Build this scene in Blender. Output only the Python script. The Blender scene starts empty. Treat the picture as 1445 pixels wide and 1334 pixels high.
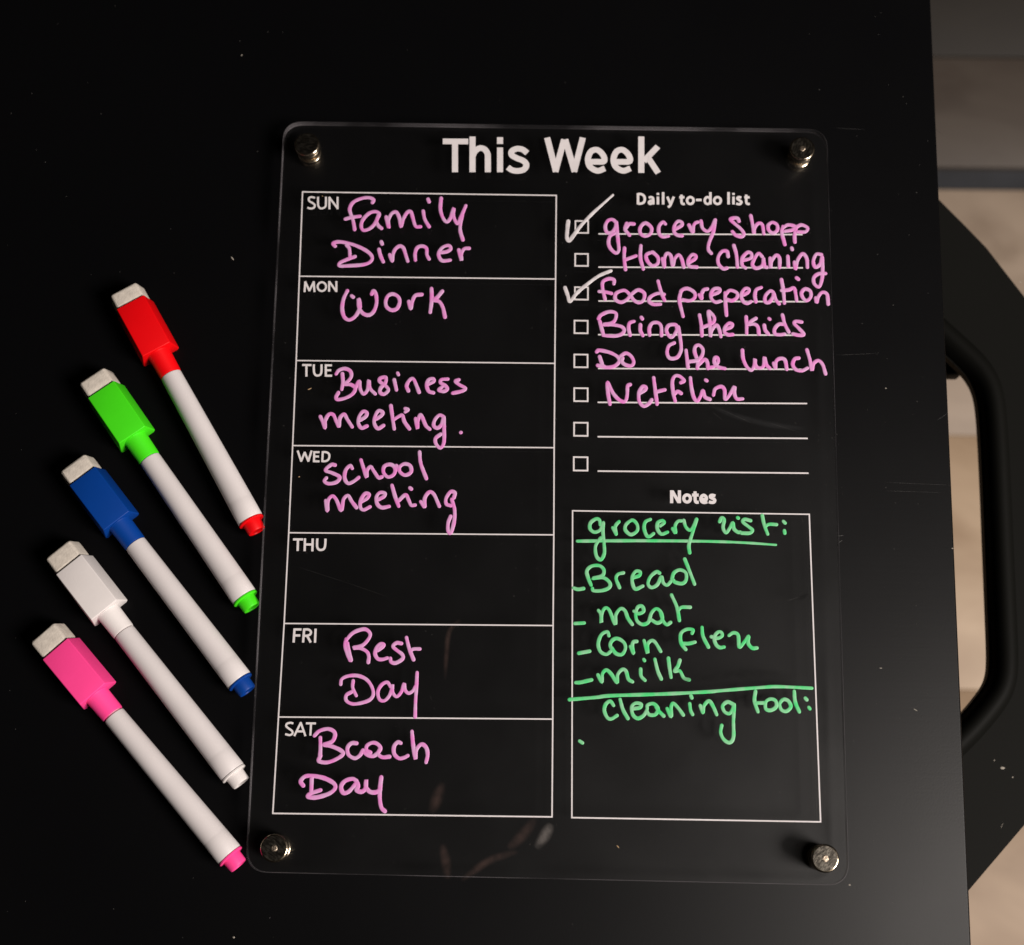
import bpy, bmesh, math, random
from mathutils import Vector, Matrix
random.seed(7)
S = bpy.context.scene
COL = S.collection
MM = 0.001

# ------------------------------------------------------------------ camera
FPX, CX, CY = 2094.0, 722.5, 667.0           # focal length in photo pixels, principal point (photo is 1445 x 1334)
ROT = (0.227, 0.007, 0.013)
CAMLOC = Vector((83.0, -221.9, 517.3))       # mm; the table top is z = 0, the board's face z = 8

def _rot(a):
    return (Matrix.Rotation(a[2], 3, 'Z') @ Matrix.Rotation(a[1], 3, 'Y') @ Matrix.Rotation(a[0], 3, 'X'))
RM = _rot(ROT)
cd = bpy.data.cameras.new("camera")
cam = bpy.data.objects.new("camera", cd)
COL.objects.link(cam)
cd.sensor_fit = 'HORIZONTAL'; cd.sensor_width = 36.0
cd.lens = 36.0 * FPX / 1445.0
cd.clip_start = 0.01; cd.clip_end = 50
cam.matrix_world = Matrix.Translation(CAMLOC * MM) @ RM.to_4x4()
cd.dof.use_dof = True; cd.dof.focus_distance = 0.512; cd.dof.aperture_fstop = 9.5
S.camera = cam

# ------------------------------------------------------------------ world, lamps, exposure
w = bpy.data.worlds.new("World"); S.world = w; w.use_nodes = True
bg = w.node_tree.nodes["Background"]
bg.inputs[0].default_value = (0.95, 0.80, 0.62, 1); bg.inputs[1].default_value = 0.0045

def area(name, loc, target, size, watts, col):
    l = bpy.data.lights.new(name, 'AREA'); l.shape = 'DISK'; l.size = size; l.energy = watts; l.color = col
    o = bpy.data.objects.new(name, l); COL.objects.link(o)
    o.location = loc
    o.rotation_euler = (Vector(target) - Vector(loc)).to_track_quat('-Z', 'Y').to_euler()
    return o
area("room_lamp", (1.38, -0.72, 1.30), (0.12, -0.12, 0.0), 0.75, 66.0, (1.0, 0.915, 0.85))
S.view_settings.view_transform = 'Standard'; S.view_settings.look = 'None'
S.view_settings.exposure = 0.0; S.view_settings.gamma = 1.0

# ------------------------------------------------------------------ helpers
def on_plane(px, py, z=0.0):
    """where the photograph's line of sight through (px, py) meets the level plane at height z (mm)"""
    d = RM @ Vector(((px - CX) / FPX, -(py - CY) / FPX, -1.0))
    t = (z - CAMLOC.z) / d.z
    p = CAMLOC + d * t
    return Vector((p.x, p.y, z))

def nodes(m):
    nt = m.node_tree; return nt, nt.nodes, nt.links

def mat(name, col, rough=0.5, metal=0.0, spec=0.5, var=0.0, vscale=200.0, bump=0.0, bscale=800.0, rvar=0.0, stretch=(1, 1, 1)):
    m = bpy.data.materials.new(name); m.use_nodes = True
    nt, N, L = nodes(m); b = N["Principled BSDF"]
    b.inputs["Base Color"].default_value = (*col, 1); b.inputs["Roughness"].default_value = rough
    b.inputs["Metallic"].default_value = metal; b.inputs["Specular IOR Level"].default_value = spec
    tc = N.new("ShaderNodeTexCoord"); mp = N.new("ShaderNodeMapping"); L.new(tc.outputs["Object"], mp.inputs[0])
    mp.inputs["Scale"].default_value = stretch
    if var > 0:
        n = N.new("ShaderNodeTexNoise"); n.inputs["Scale"].default_value = vscale; n.inputs["Detail"].default_value = 6
        L.new(mp.outputs[0], n.inputs["Vector"])
        r = N.new("ShaderNodeValToRGB")
        r.color_ramp.elements[0].position = 0.3; r.color_ramp.elements[1].position = 0.72
        r.color_ramp.elements[0].color = (*[c * (1 - var) for c in col], 1)
        r.color_ramp.elements[1].color = (*[min(1, c * (1 + var)) for c in col], 1)
        L.new(n.outputs[0], r.inputs[0]); L.new(r.outputs[0], b.inputs["Base Color"])
    if rvar > 0:
        n = N.new("ShaderNodeTexNoise"); n.inputs["Scale"].default_value = vscale * 0.7; n.inputs["Detail"].default_value = 8
        L.new(mp.outputs[0], n.inputs["Vector"])
        q = N.new("ShaderNodeMapRange"); q.inputs["To Min"].default_value = rough - rvar; q.inputs["To Max"].default_value = rough + rvar
        q.inputs["From Min"].default_value = 0.3; q.inputs["From Max"].default_value = 0.7
        L.new(n.outputs[0], q.inputs[0]); L.new(q.outputs[0], b.inputs["Roughness"])
    if bump > 0:
        n = N.new("ShaderNodeTexNoise"); n.inputs["Scale"].default_value = bscale; n.inputs["Detail"].default_value = 8
        L.new(mp.outputs[0], n.inputs["Vector"])
        u = N.new("ShaderNodeBump"); u.inputs["Strength"].default_value = bump; u.inputs["Distance"].default_value = 0.0004
        L.new(n.outputs[0], u.inputs["Height"]); L.new(u.outputs[0], b.inputs["Normal"])
    return m

def link(name, me, m, parent=None):
    o = bpy.data.objects.new(name, me); COL.objects.link(o)
    if m:
        for k in (m if isinstance(m, (list, tuple)) else [m]): me.materials.append(k)
    if parent: o.parent = parent
    return o

def from_bm(name, bm, m, parent=None, smooth=True, angle=35):
    me = bpy.data.meshes.new(name)
    bmesh.ops.recalc_face_normals(bm, faces=bm.faces)
    bm.to_mesh(me); bm.free()
    if smooth:
        for p in me.polygons: p.use_smooth = True
        me.set_sharp_from_angle(angle=math.radians(angle))
    return link(name, me, m, parent)

def tag(o, label=None, cat=None, group=None, kind=None):
    if label: o["label"] = label
    if cat: o["category"] = cat
    if group: o["group"] = group
    if kind: o["kind"] = kind
    return o

def empty(name, loc, rz=0.0):
    o = bpy.data.objects.new(name, None); COL.objects.link(o); o.empty_display_size = 0.01
    o.location = Vector(loc) * MM; o.rotation_euler = (0, 0, rz); return o

def lathe(bm, prof, seg=48, axis='Z', origin=(0, 0, 0)):
    """prof: list of (t along axis, radius) in mm; closed at both ends by tiny radii"""
    rings = []
    for t, r in prof:
        ring = []
        for k in range(seg):
            a = 2 * math.pi * k / seg; c, s = r * math.cos(a), r * math.sin(a)
            v = (c, s, t) if axis == 'Z' else (t, c, s)
            ring.append(bm.verts.new(Vector([(v[i] + origin[i]) * MM for i in range(3)])))
        rings.append(ring)
    for a, b in zip(rings, rings[1:]):
        for k in range(seg):
            bm.faces.new((a[k], a[(k + 1) % seg], b[(k + 1) % seg], b[k]))
    bm.faces.new(rings[0]); bm.faces.new(rings[-1][::-1])

def prism(bm, poly, x0, x1, bev=0.4, seg=3):
    """extrude a (y,z) polygon along x, all in mm, with rounded edges"""
    a = [bm.verts.new((x0 * MM, y * MM, z * MM)) for y, z in poly]
    b = [bm.verts.new((x1 * MM, y * MM, z * MM)) for y, z in poly]
    n = len(poly)
    for k in range(n): bm.faces.new((a[k], a[(k + 1) % n], b[(k + 1) % n], b[k]))
    bm.faces.new(a[::-1]); bm.faces.new(b)
    bmesh.ops.recalc_face_normals(bm, faces=bm.faces)
    if bev: bmesh.ops.bevel(bm, geom=list(bm.edges), offset=bev * MM, segments=seg, profile=0.5, affect='EDGES')

def box(bm, x0, x1, y0, y1, z0, z1, bev=0.0, seg=2):
    v = [bm.verts.new((x * MM, y * MM, z * MM)) for x in (x0, x1) for y in (y0, y1) for z in (z0, z1)]
    fs = [(0, 1, 3, 2), (4, 6, 7, 5), (0, 4, 5, 1), (2, 3, 7, 6), (0, 2, 6, 4), (1, 5, 7, 3)]
    new = [bm.faces.new([v[i] for i in f]) for f in fs]
    bmesh.ops.recalc_face_normals(bm, faces=new)
    if bev:
        ed = list({e for f in new for e in f.edges})
        bmesh.ops.bevel(bm, geom=ed, offset=bev * MM, segments=seg, profile=0.5, affect='EDGES')

# ------------------------------------------------------------------ materials
def black_panel(name, col, rough, spec=0.5):
    m = bpy.data.materials.new(name); m.use_nodes = True
    nt, N, L = nodes(m); b = N["Principled BSDF"]
    b.inputs["Base Color"].default_value = (*col, 1); b.inputs["Specular IOR Level"].default_value = spec
    tc = N.new("ShaderNodeTexCoord")
    # slow change of gloss where hands have wiped it, and fine grain
    n = N.new("ShaderNodeTexNoise"); n.inputs["Scale"].default_value = 9; n.inputs["Detail"].default_value = 5
    L.new(tc.outputs["Object"], n.inputs["Vector"])
    q = N.new("ShaderNodeMapRange"); q.inputs["From Min"].default_value = 0.3; q.inputs["From Max"].default_value = 0.7
    q.inputs["To Min"].default_value = rough - 0.03; q.inputs["To Max"].default_value = rough + 0.03
    L.new(n.outputs[0], q.inputs[0])
    # long faint wiping scratches
    mp = N.new("ShaderNodeMapping"); mp.inputs["Scale"].default_value = (3, 260, 1); mp.inputs["Rotation"].default_value = (0, 0, 0.06)
    L.new(tc.outputs["Object"], mp.inputs[0])
    s = N.new("ShaderNodeTexNoise"); s.inputs["Scale"].default_value = 3; s.inputs["Detail"].default_value = 4
    L.new(mp.outputs[0], s.inputs["Vector"])
    g = N.new("ShaderNodeTexNoise"); g.inputs["Scale"].default_value = 1500; g.inputs["Detail"].default_value = 3
    L.new(tc.outputs["Object"], g.inputs["Vector"])
    ad = N.new("ShaderNodeMath"); ad.operation = 'MULTIPLY_ADD'; ad.inputs[1].default_value = 0.6
    L.new(s.outputs[0], ad.inputs[0]); L.new(g.outputs[0], ad.inputs[2])
    bu = N.new("ShaderNodeBump"); bu.inputs["Strength"].default_value = 0.10; bu.inputs["Distance"].default_value = 0.0001
    L.new(ad.outputs[0], bu.inputs["Height"]); L.new(bu.outputs[0], b.inputs["Normal"])
    L.new(q.outputs[0], b.inputs["Roughness"])
    return m
M_table = black_panel("black_satin_panel", (0.0018, 0.0018, 0.0021), 0.37, 0.092)
M_plate = black_panel("black_plastic_plate", (0.0062, 0.0062, 0.0055), 0.5, 0.04)
M_rim = mat("black_moulded_plastic", (0.0035, 0.0035, 0.0029), 0.62, spec=0.06, bump=0.06, bscale=900)
M_print = mat("white_print", (0.64, 0.60, 0.61), 0.55, spec=0.3, var=0.05, vscale=300)
def ink(name, dark, light):
    m = bpy.data.materials.new(name); m.use_nodes = True
    nt, N, L = nodes(m); b = N["Principled BSDF"]; b.inputs["Roughness"].default_value = 0.55
    b.inputs["Specular IOR Level"].default_value = 0.3
    tc = N.new("ShaderNodeTexCoord")
    n = N.new("ShaderNodeTexNoise"); n.inputs["Scale"].default_value = 260; n.inputs["Detail"].default_value = 5; n.inputs["Roughness"].default_value = 0.65
    L.new(tc.outputs["Object"], n.inputs["Vector"])
    r = N.new("ShaderNodeValToRGB"); r.color_ramp.elements[0].position = 0.36; r.color_ramp.elements[1].position = 0.62
    r.color_ramp.elements[0].color = (*dark, 1); r.color_ramp.elements[1].color = (*light, 1)
    L.new(n.outputs[0], r.inputs[0]); L.new(r.outputs[0], b.inputs["Base Color"])
    return m
M_pink = ink("pink_chalk_ink", (0.68, 0.195, 0.53), (0.60, 0.33, 0.56))
M_green = ink("green_chalk_ink", (0.055, 0.56, 0.17), (0.22, 0.52, 0.29))
M_grey = ink("white_chalk_ink", (0.50, 0.46, 0.48), (0.66, 0.62, 0.64))
def acrylic():
    m = bpy.data.materials.new("clear_acrylic"); m.use_nodes = True
    nt, N, L = nodes(m); N.remove(N["Principled BSDF"]); out = N["Material Output"]
    lw = N.new("ShaderNodeLayerWeight")
    pw = N.new("ShaderNodeMath"); pw.operation = 'POWER'; pw.inputs[1].default_value = 5; L.new(lw.outputs["Facing"], pw.inputs[0])
    ma = N.new("ShaderNodeMath"); ma.operation = 'MULTIPLY_ADD'; ma.inputs[1].default_value = 0.9; ma.inputs[2].default_value = 0.038
    L.new(pw.outputs[0], ma.inputs[0])
    t = N.new("ShaderNodeBsdfTransparent"); t.inputs[0].default_value = (0.985, 0.985, 0.985, 1)
    g = N.new("ShaderNodeBsdfGlossy"); g.inputs["Roughness"].default_value = 0.06; g.inputs[0].default_value = (1, 1, 1, 1)
    hz = N.new("ShaderNodeBsdfGlossy"); hz.inputs["Roughness"].default_value = 0.38; hz.inputs[0].default_value = (1, 1, 1, 1)
    tc = N.new("ShaderNodeTexCoord"); sm = N.new("ShaderNodeTexNoise"); sm.inputs["Scale"].default_value = 38; sm.inputs["Detail"].default_value = 6
    L.new(tc.outputs["Object"], sm.inputs["Vector"])
    sq = N.new("ShaderNodeMapRange"); sq.inputs["From Min"].default_value = 0.3; sq.inputs["From Max"].default_value = 0.75
    sq.inputs["To Min"].default_value = 0.13; sq.inputs["To Max"].default_value = 0.30; L.new(sm.outputs[0], sq.inputs[0])
    gg = N.new("ShaderNodeMixShader"); L.new(sq.outputs[0], gg.inputs[0]); L.new(g.outputs[0], gg.inputs[1]); L.new(hz.outputs[0], gg.inputs[2])
    mx = N.new("ShaderNodeMixShader"); L.new(ma.outputs[0], mx.inputs[0]); L.new(t.outputs[0], mx.inputs[1]); L.new(gg.outputs[0], mx.inputs[2])
    L.new(mx.outputs[0], out.inputs[0]); return m
def acrylic_edge():
    m = bpy.data.materials.new("acrylic_cut_edge"); m.use_nodes = True
    nt, N, L = nodes(m); b = N["Principled BSDF"]; out = N["Material Output"]
    b.inputs["Base Color"].default_value = (0.15, 0.14, 0.15, 1); b.inputs["Roughness"].default_value = 0.25
    t = N.new("ShaderNodeBsdfTransparent"); mx = N.new("ShaderNodeMixShader")
    tc = N.new("ShaderNodeTexCoord"); n = N.new("ShaderNodeTexNoise"); n.inputs["Scale"].default_value = 30; n.inputs["Detail"].default_value = 5
    mp = N.new("ShaderNodeMapping"); mp.inputs["Location"].default_value = (0.31, 0.12, 0.4); L.new(tc.outputs["Object"], mp.inputs[0]); L.new(mp.outputs[0], n.inputs["Vector"])
    q = N.new("ShaderNodeMapRange"); q.inputs["From Min"].default_value = 0.40; q.inputs["From Max"].default_value = 0.64
    q.inputs["To Min"].default_value = 0.10; q.inputs["To Max"].default_value = 0.65; L.new(n.outputs[0], q.inputs[0])
    L.new(q.outputs[0], mx.inputs[0]); L.new(t.outputs[0], mx.inputs[1]); L.new(b.outputs[0], mx.inputs[2]); L.new(mx.outputs[0], out.inputs[0])
    return m
M_acr, M_edge = acrylic(), acrylic_edge()
M_nickel = mat("nickel_plating", (0.60, 0.50, 0.37), 0.20, metal=1.0, rvar=0.05, vscale=900, bump=0.02, bscale=1800)
M_dimple = mat("worn_bright_nickel", (0.33, 0.27, 0.21), 0.36, metal=1.0, bump=0.6, bscale=2500)
M_face = mat("scratched_nickel", (0.26, 0.235, 0.20), 0.27, metal=1.0, rvar=0.08, vscale=900, bump=0.14, bscale=1800, stretch=(1, 3, 1))
M_white = mat("white_barrel_plastic", (0.61, 0.57, 0.57), 0.42, spec=0.35, var=0.03, vscale=60, bump=0.04, bscale=1500)
M_felt = mat("grey_felt", (0.54, 0.49, 0.43), 0.95, spec=0.1, var=0.08, vscale=500, bump=0.3, bscale=1300)
CAPCOL = {
    "red":   (0.72, 0.0015, 0.004), "green": (0.055, 0.66, 0.010), "blue":  (0.0012, 0.040, 0.24),
    "white": (0.66, 0.62, 0.61), "pink":  (0.90, 0.058, 0.27)}
M_cap = {k: mat(k + "_cap_plastic", v, 0.46, spec=0.2, var=0.05, vscale=80, bump=0.05, bscale=1300) for k, v in CAPCOL.items()}

# ------------------------------------------------------------------ floor of boards, well below the table
FZ = -430.0
def fl(px, py): return on_plane(px, py, FZ)
def wood(name, a, b_):
    m = bpy.data.materials.new(name); m.use_nodes = True
    nt, N, L = nodes(m); b = N["Principled BSDF"]; b.inputs["Roughness"].default_value = 0.55
    tc = N.new("ShaderNodeTexCoord"); mp = N.new("ShaderNodeMapping"); mp.inputs["Scale"].default_value = (2.0, 3.6, 1)
    L.new(tc.outputs["Object"], mp.inputs[0])
    n = N.new("ShaderNodeTexNoise"); n.inputs["Scale"].default_value = 5; n.inputs["Detail"].default_value = 7; n.inputs["Distortion"].default_value = 1.2
    L.new(mp.outputs[0], n.inputs["Vector"])
    r = N.new("ShaderNodeValToRGB"); r.color_ramp.elements[0].position = 0.32; r.color_ramp.elements[1].position = 0.66
    r.color_ramp.elements[0].color = (*a, 1); r.color_ramp.elements[1].color = (*b_, 1)
    L.new(n.outputs[0], r.inputs[0]); L.new(r.outputs[0], b.inputs["Base Color"])
    bu = N.new("ShaderNodeBump"); bu.inputs["Strength"].default_value = 0.2; bu.inputs["Distance"].default_value = 0.001
    L.new(n.outputs[0], bu.inputs["Height"]); L.new(bu.outputs[0], b.inputs["Normal"])
    return m
M_pale = wood("pale_wood", (0.28, 0.192, 0.12), (0.40, 0.295, 0.20))
M_pale2 = wood("pale_wood_grey", (0.225, 0.170, 0.125), (0.32, 0.25, 0.19))
M_tan = wood("tan_wood", (0.20, 0.128, 0.073), (0.29, 0.20, 0.125))
M_drab = wood("drab_wood", (0.044, 0.033, 0.026), (0.064, 0.051, 0.041))
M_brown = wood("shaded_brown_wood", (0.008, 0.0054, 0.003), (0.012, 0.0085, 0.005))
M_gap = mat("grey_underfloor", (0.022, 0.023, 0.027), 0.9, var=0.2, vscale=30)
bm = bmesh.new(); box(bm, -1500, 1800, -1800, 1800, FZ - 40, FZ - 6)
fbase = tag(from_bm("floor", bm, M_gap, smooth=False), kind="structure")
rows = [(-420, 80, M_brown), (82, 236, M_drab), (268, 614.6, M_pale2), (615, 973.6, M_pale), (974, 1400, M_tan), (1401, 1700, M_pale2)]  # board tones partly stand in for light falloff, darkest in the top rows
for ya, yb, m in rows:
    a = fl(1380, ya).y; b_ = fl(1380, yb).y
    bm = bmesh.new(); box(bm, -1500, 1800, b_, a, FZ - 6, FZ, bev=0.5)
    from_bm("floor_board", bm, m, fbase, smooth=True)

# ------------------------------------------------------------------ black bracket plate with a bent rim, under the table's right edge
PZ = -55.0
def pp(x, y, z=PZ): return on_plane(x, y, z)
br = empty("hand_grip_bracket", (pp(1400, 760).x, pp(1400, 760).y, PZ))
tag(br, "black angular bracket with an oblong rimmed opening, below the table's right edge", "bracket")
outer = [(1200, 165), (1326, 283), (1360, 317), (1392, 350), (1412, 376), (1450, 425), (1500, 500), (1520, 600), (1520, 1000), (1500, 1095),
         (1445, 1165), (1371, 1252), (1290, 1345), (1200, 1345)]
inner = [(1290, 463), (1330, 499), (1357, 524), (1370, 541), (1378, 562), (1382, 600), (1386, 680), (1390, 780), (1394, 880), (1396, 935),
         (1393, 958), (1384, 975), (1358, 1007), (1320, 1045), (1290, 1070)]
orig = Vector((pp(1400, 760).x, pp(1400, 760).y, PZ))
def loc_(p): return (p - orig) * MM
bm = bmesh.new()
def ring(pts, z): return [bm.verts.new(loc_(Vector((*pp(x, y).xy, z)))) for x, y in pts]
def loopcut(pts, n=56):
    """resample a closed outline evenly"""
    P = [pp(x, y).xy for x, y in pts]; P.append(P[0]); d = [0]
    for a, b in zip(P, P[1:]): d.append(d[-1] + (b - a).length)
    out = []
    for k in range(n):
        t = d[-1] * k / n; i = max(j for j in range(len(d)) if d[j] <= t)
        out.append(P[i].lerp(P[i + 1], (t - d[i]) / (d[i + 1] - d[i])))
    return out
IN = inner + [(1240, 1070), (1240, 463)]
def soften(P, n=3):
    for _ in range(n):                     # corner cutting
        P = [q for a, b in zip(P, P[1:] + P[:1]) for q in (a.lerp(b, 0.25), a.lerp(b, 0.75))]
    return P
HOLE = soften([pp(x, y).xy for x, y in IN], 2)
for zt, flip in ((PZ, False), (PZ - 4, True)):
    ov = [bm.verts.new(loc_(Vector((*pp(x, y).xy, zt)))) for x, y in outer]
    iv = [bm.verts.new(loc_(Vector((*q, zt)))) for q in HOLE]
    eds = [bm.edges.new((r[k], r[(k + 1) % len(r)])) for r in (ov, iv) for k in range(len(r))]
    bmesh.ops.triangle_fill(bm, use_beauty=True, use_dissolve=False, edges=eds)
    if not flip: top = (ov, iv)
    else:
        for A, B in ((top[0], ov), (top[1], iv)):
            for k in range(len(A)): bm.faces.new((A[k], A[(k + 1) % len(A)], B[(k + 1) % len(B)], B[k]))
from_bm("plate", bm, M_plate, br, smooth=False)
# the rim: a deep rounded bead swept round the opening
bm = bmesh.new()
path = HOLE
def rimring(path, off, z):
    n = len(path); out = []
    cen = sum(path, Vector((0, 0))) / n
    for k in range(n):
        t = (path[(k + 1) % n] - path[k - 1]).normalized(); nn = Vector((t.y, -t.x))
        if nn.dot(path[k] - cen) < 0: nn = -nn
        out.append(path[k] + nn * off)
    return [bm.verts.new(loc_(Vector((p.x, p.y, z)))) for p in out]
prof = [(0.6, -4.5), (0.0, -3), (0.3, -0.5), (1.6, 3.5), (3.6, 6.2), (6.0, 7.0), (8.4, 6.0), (10.2, 3.4), (11.2, 0.05)]
rr = [rimring(path, o, PZ + z) for o, z in prof]
for A, B in zip(rr, rr[1:]):
    for k in range(len(A)): bm.faces.new((A[k], A[(k + 1) % len(A)], B[(k + 1) % len(B)], B[k]))
from_bm("rim", bm, M_rim, br, angle=60)
# little block tucked inside the opening's upper corner
bm = bmesh.new(); a, b_ = pp(1325, 512, PZ - 22), pp(1354, 533, PZ - 22)
box(bm, *sorted((a.x - orig.x, b_.x - orig.x)), *sorted((a.y - orig.y, b_.y - orig.y)), -26, -17, bev=1)
from_bm("stop_block", bm, M_rim, br)

# ------------------------------------------------------------------ table top
TR, BR_ = on_plane(1313.5, 0), on_plane(1371, 1334)
dirv = (TR - BR_).normalized()
A = TR + dirv * 700; B = BR_ - dirv * 220
bm = bmesh.new()
left = Vector((-1, 0, 0)); lw_ = 900
cor = [A, A + left * lw_, B + left * lw_, B]
tv = [bm.verts.new((p.x * MM, p.y * MM, 0)) for p in cor]; bv = [bm.verts.new((p.x * MM, p.y * MM, -18 * MM)) for p in cor]
bm.faces.new(tv); bm.faces.new(bv[::-1])
for k in range(4): bm.faces.new((tv[k], bv[k], bv[(k + 1) % 4], tv[(k + 1) % 4]))
bmesh.ops.recalc_face_normals(bm, faces=bm.faces)
bmesh.ops.bevel(bm, geom=list(bm.edges), offset=0.9 * MM, segments=3, profile=0.5, affect='EDGES')
table = from_bm("table_top", bm, M_table)
tag(table, "black satin table top under the board and markers, its straight right edge showing", "table")

# ------------------------------------------------------------------ the clear board
BZ0, BZ1 = 5.0, 8.0
board = empty("planner_board", (*on_plane(780, 700, 0).xy, 0))
tag(board, "clear acrylic weekly planner board headed This Week, with pink and green handwriting", "board")
BO = Vector((*on_plane(780, 700, 0).xy, 0))
def bl(p): return (Vector(p) - BO) * MM
c4 = [on_plane(400, 171, BZ1), on_plane(1167, 182, BZ1), on_plane(1198.5, 1250, BZ1), on_plane(346, 1231, BZ1)]
def rounded(c, r, seg=10):
    out = []
    n = len(c)
    for k in range(n):
        p, a, b = c[k], (c[k - 1] - c[k]).normalized(), (c[(k + 1) % n] - c[k]).normalized()
        s = p + a * r; e = p + b * r
        for i in range(seg + 1):
            t = i / seg; out.append((s * (1 - t) ** 2 + p * (2 * t * (1 - t)) * 1.0 + e * t ** 2) )
    return out
bm = bmesh.new()
o0 = rounded(c4, 7.5); cen = sum(c4, Vector()) / 4
def shrink(P, d): return [p + (cen - p).normalized() * d for p in P]
levels = [(BZ1, 0.2), (BZ1 - 0.2, 0.0), (BZ0 + 0.2, 0.0), (BZ0, 0.2)]
R_ = [[bm.verts.new(bl((p.x, p.y, z))) for p in shrink(o0, d)] for z, d in levels]
for A_, B_ in zip(R_, R_[1:]):
    for k in range(len(A_)):
        f = bm.faces.new((A_[k], A_[(k + 1) % len(A_)], B_[(k + 1) % len(B_)], B_[k])); f.material_index = 1
bm.faces.new(R_[0]); bm.faces.new(R_[-1][::-1])
from_bm("acrylic_panel", bm, [M_acr, M_edge], board, smooth=False)

# --- stroke builders
def bez(P, n=7):
    """smooth line through the points (centripetal-ish Catmull-Rom)"""
    if len(P) < 3: return P
    closed = (P[0] - P[-1]).length < 0.35
    Q = ([P[-2]] + P + [P[1]]) if closed else ([P[0] * 2 - P[1]] + P + [P[-1] * 2 - P[-2]])
    out = []
    for i in range(1, len(Q) - 2):
        a, b, c, d = Q[i - 1:i + 3]
        for k in range(n):
            t = k / n
            out.append(0.5 * ((2 * b) + (c - a) * t + (2 * a - 5 * b + 4 * c - d) * t * t + (3 * b - a - 3 * c + d) * t ** 3))
    out.append(Q[-2]); return out

def ink_stroke(bm, P, r, z, h=0.11, taper=0.0):
    """raised rounded bead of ink along P (mm, xy)"""
    if len(P) == 1: P = [P[0], P[0] + Vector((0.05, 0))]
    P = bez(P); L = [0]
    for a, b in zip(P, P[1:]): L.append(L[-1] + (b - a).length)
    tot = max(L[-1], 0.01)
    T = []
    for k in range(len(P)):
        a = P[max(0, k - 1)]; b = P[min(len(P) - 1, k + 1)]; t = b - a
        T.append(t.normalized() if t.length > 1e-6 else (T[-1] if T else Vector((1, 0))))
    ph = random.random() * 6
    secs = []
    for k, p in enumerate(P):
        u = L[k] / tot
        rad = r * (1 + 0.07 * math.sin(L[k] * 0.55 + ph) + 0.03 * math.sin(L[k] * 2.3 + ph * 2)) * (1 - taper * u * u)
        secs.append((p, T[k], rad))
    def cap(p, t, rad, sgn):
        return [(p + t * (sgn * rad * math.sin(a)), t, rad * math.cos(a)) for a in (math.radians(84), math.radians(60), math.radians(32))]
    st = cap(*secs[0], -1); en = cap(*secs[-1], 1)[::-1]
    secs = st + secs + en
    rings = []
    for i, (p, t, rad) in enumerate(secs):
        n = Vector((-t.y, t.x)); zz = z + 0.03 * i / len(secs)
        ringv = []
        for a, hh in ((1, 0), (0.9, 0.6), (0.5, 0.93), (0, 1), (-0.5, 0.93), (-0.9, 0.6), (-1, 0)):
            q = p + n * (rad * a); ringv.append(bm.verts.new(bl((q.x, q.y, zz + hh * h * min(1, rad / r + 0.2)))))
        rings.append(ringv)
    for a, b in zip(rings, rings[1:]):
        for k in range(6): bm.faces.new((a[k], a[k + 1], b[k + 1], b[k]))

def flat_stroke(bm, P, wd, z, th=0.03, ramp=0.012):
    """flat printed bar with square ends and mitred corners"""
    n = len(P); closed = n > 3 and (P[0] - P[-1]).length < 0.3
    if closed: P = P[:-1]; n -= 1
    Lf, Rt = [], []
    for k in range(n):
        a = P[(k - 1) % n] if (closed or k > 0) else None
        b = P[(k + 1) % n] if (closed or k < n - 1) else None
        if a is None: t = (b - P[k]).normalized(); m = Vector((-t.y, t.x)); s = 1
        elif b is None: t = (P[k] - a).normalized(); m = Vector((-t.y, t.x)); s = 1
        else:
            t1 = (P[k] - a).normalized(); t2 = (b - P[k]).normalized()
            n1 = Vector((-t1.y, t1.x)); n2 = Vector((-t2.y, t2.x)); m = n1 + n2
            if m.length < 0.2: m = n1; s = 1
            else: m.normalize(); s = 1 / max(0.3, m.dot(n1)); s = 1.12 if s > 1.6 else s
        Lf.append(P[k] + m * (wd / 2 * s)); Rt.append(P[k] - m * (wd / 2 * s))
    V = lambda q, zz: bm.verts.new(bl((q.x, q.y, zz)))
    lt = [V(q, z + th + ramp * i / n) for i, q in enumerate(Lf)]; rt = [V(q, z + th + ramp * i / n) for i, q in enumerate(Rt)]; lb = [V(q, z) for q in Lf]; rb = [V(q, z) for q in Rt]
    rng = range(n if closed else n - 1)
    for k in rng:
        j = (k + 1) % n
        bm.faces.new((lt[k], lt[j], rt[j], rt[k])); bm.faces.new((lb[k], lb[j], lt[j], lt[k])); bm.faces.new((rt[k], rt[j], rb[j], rb[k]))

def parse(s):
    """'x,y x,y / x,y ...' -> list of strokes; '!' before a stroke keeps its corners"""
    out = []
    for part in s.split('/'):
        part = part.strip(); sharp = part.startswith('!'); part = part.lstrip('!').strip()
        if part: out.append((sharp, [tuple(float(v) for v in q.split(',')) for q in part.split()]))
    return out

def hand(crop, s, m, r=0.655, name="handwriting", taper=0.0, label=None, more=()):
    bm = bmesh.new(); i = 0
    for (x0, y0, sc), ss in ((crop, s),) + tuple(more):
        for sharp, pts in parse(ss):
            P = [on_plane(x0 + x / sc, y0 + y / sc, BZ1).xy for x, y in pts]
            ink_stroke(bm, P, r, BZ1 + 0.045 + 0.016 * (i % 6), taper=taper); i += 1
    o = from_bm(name, bm, m, board, angle=80)
    if label: o["label"] = label
    return o

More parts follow.
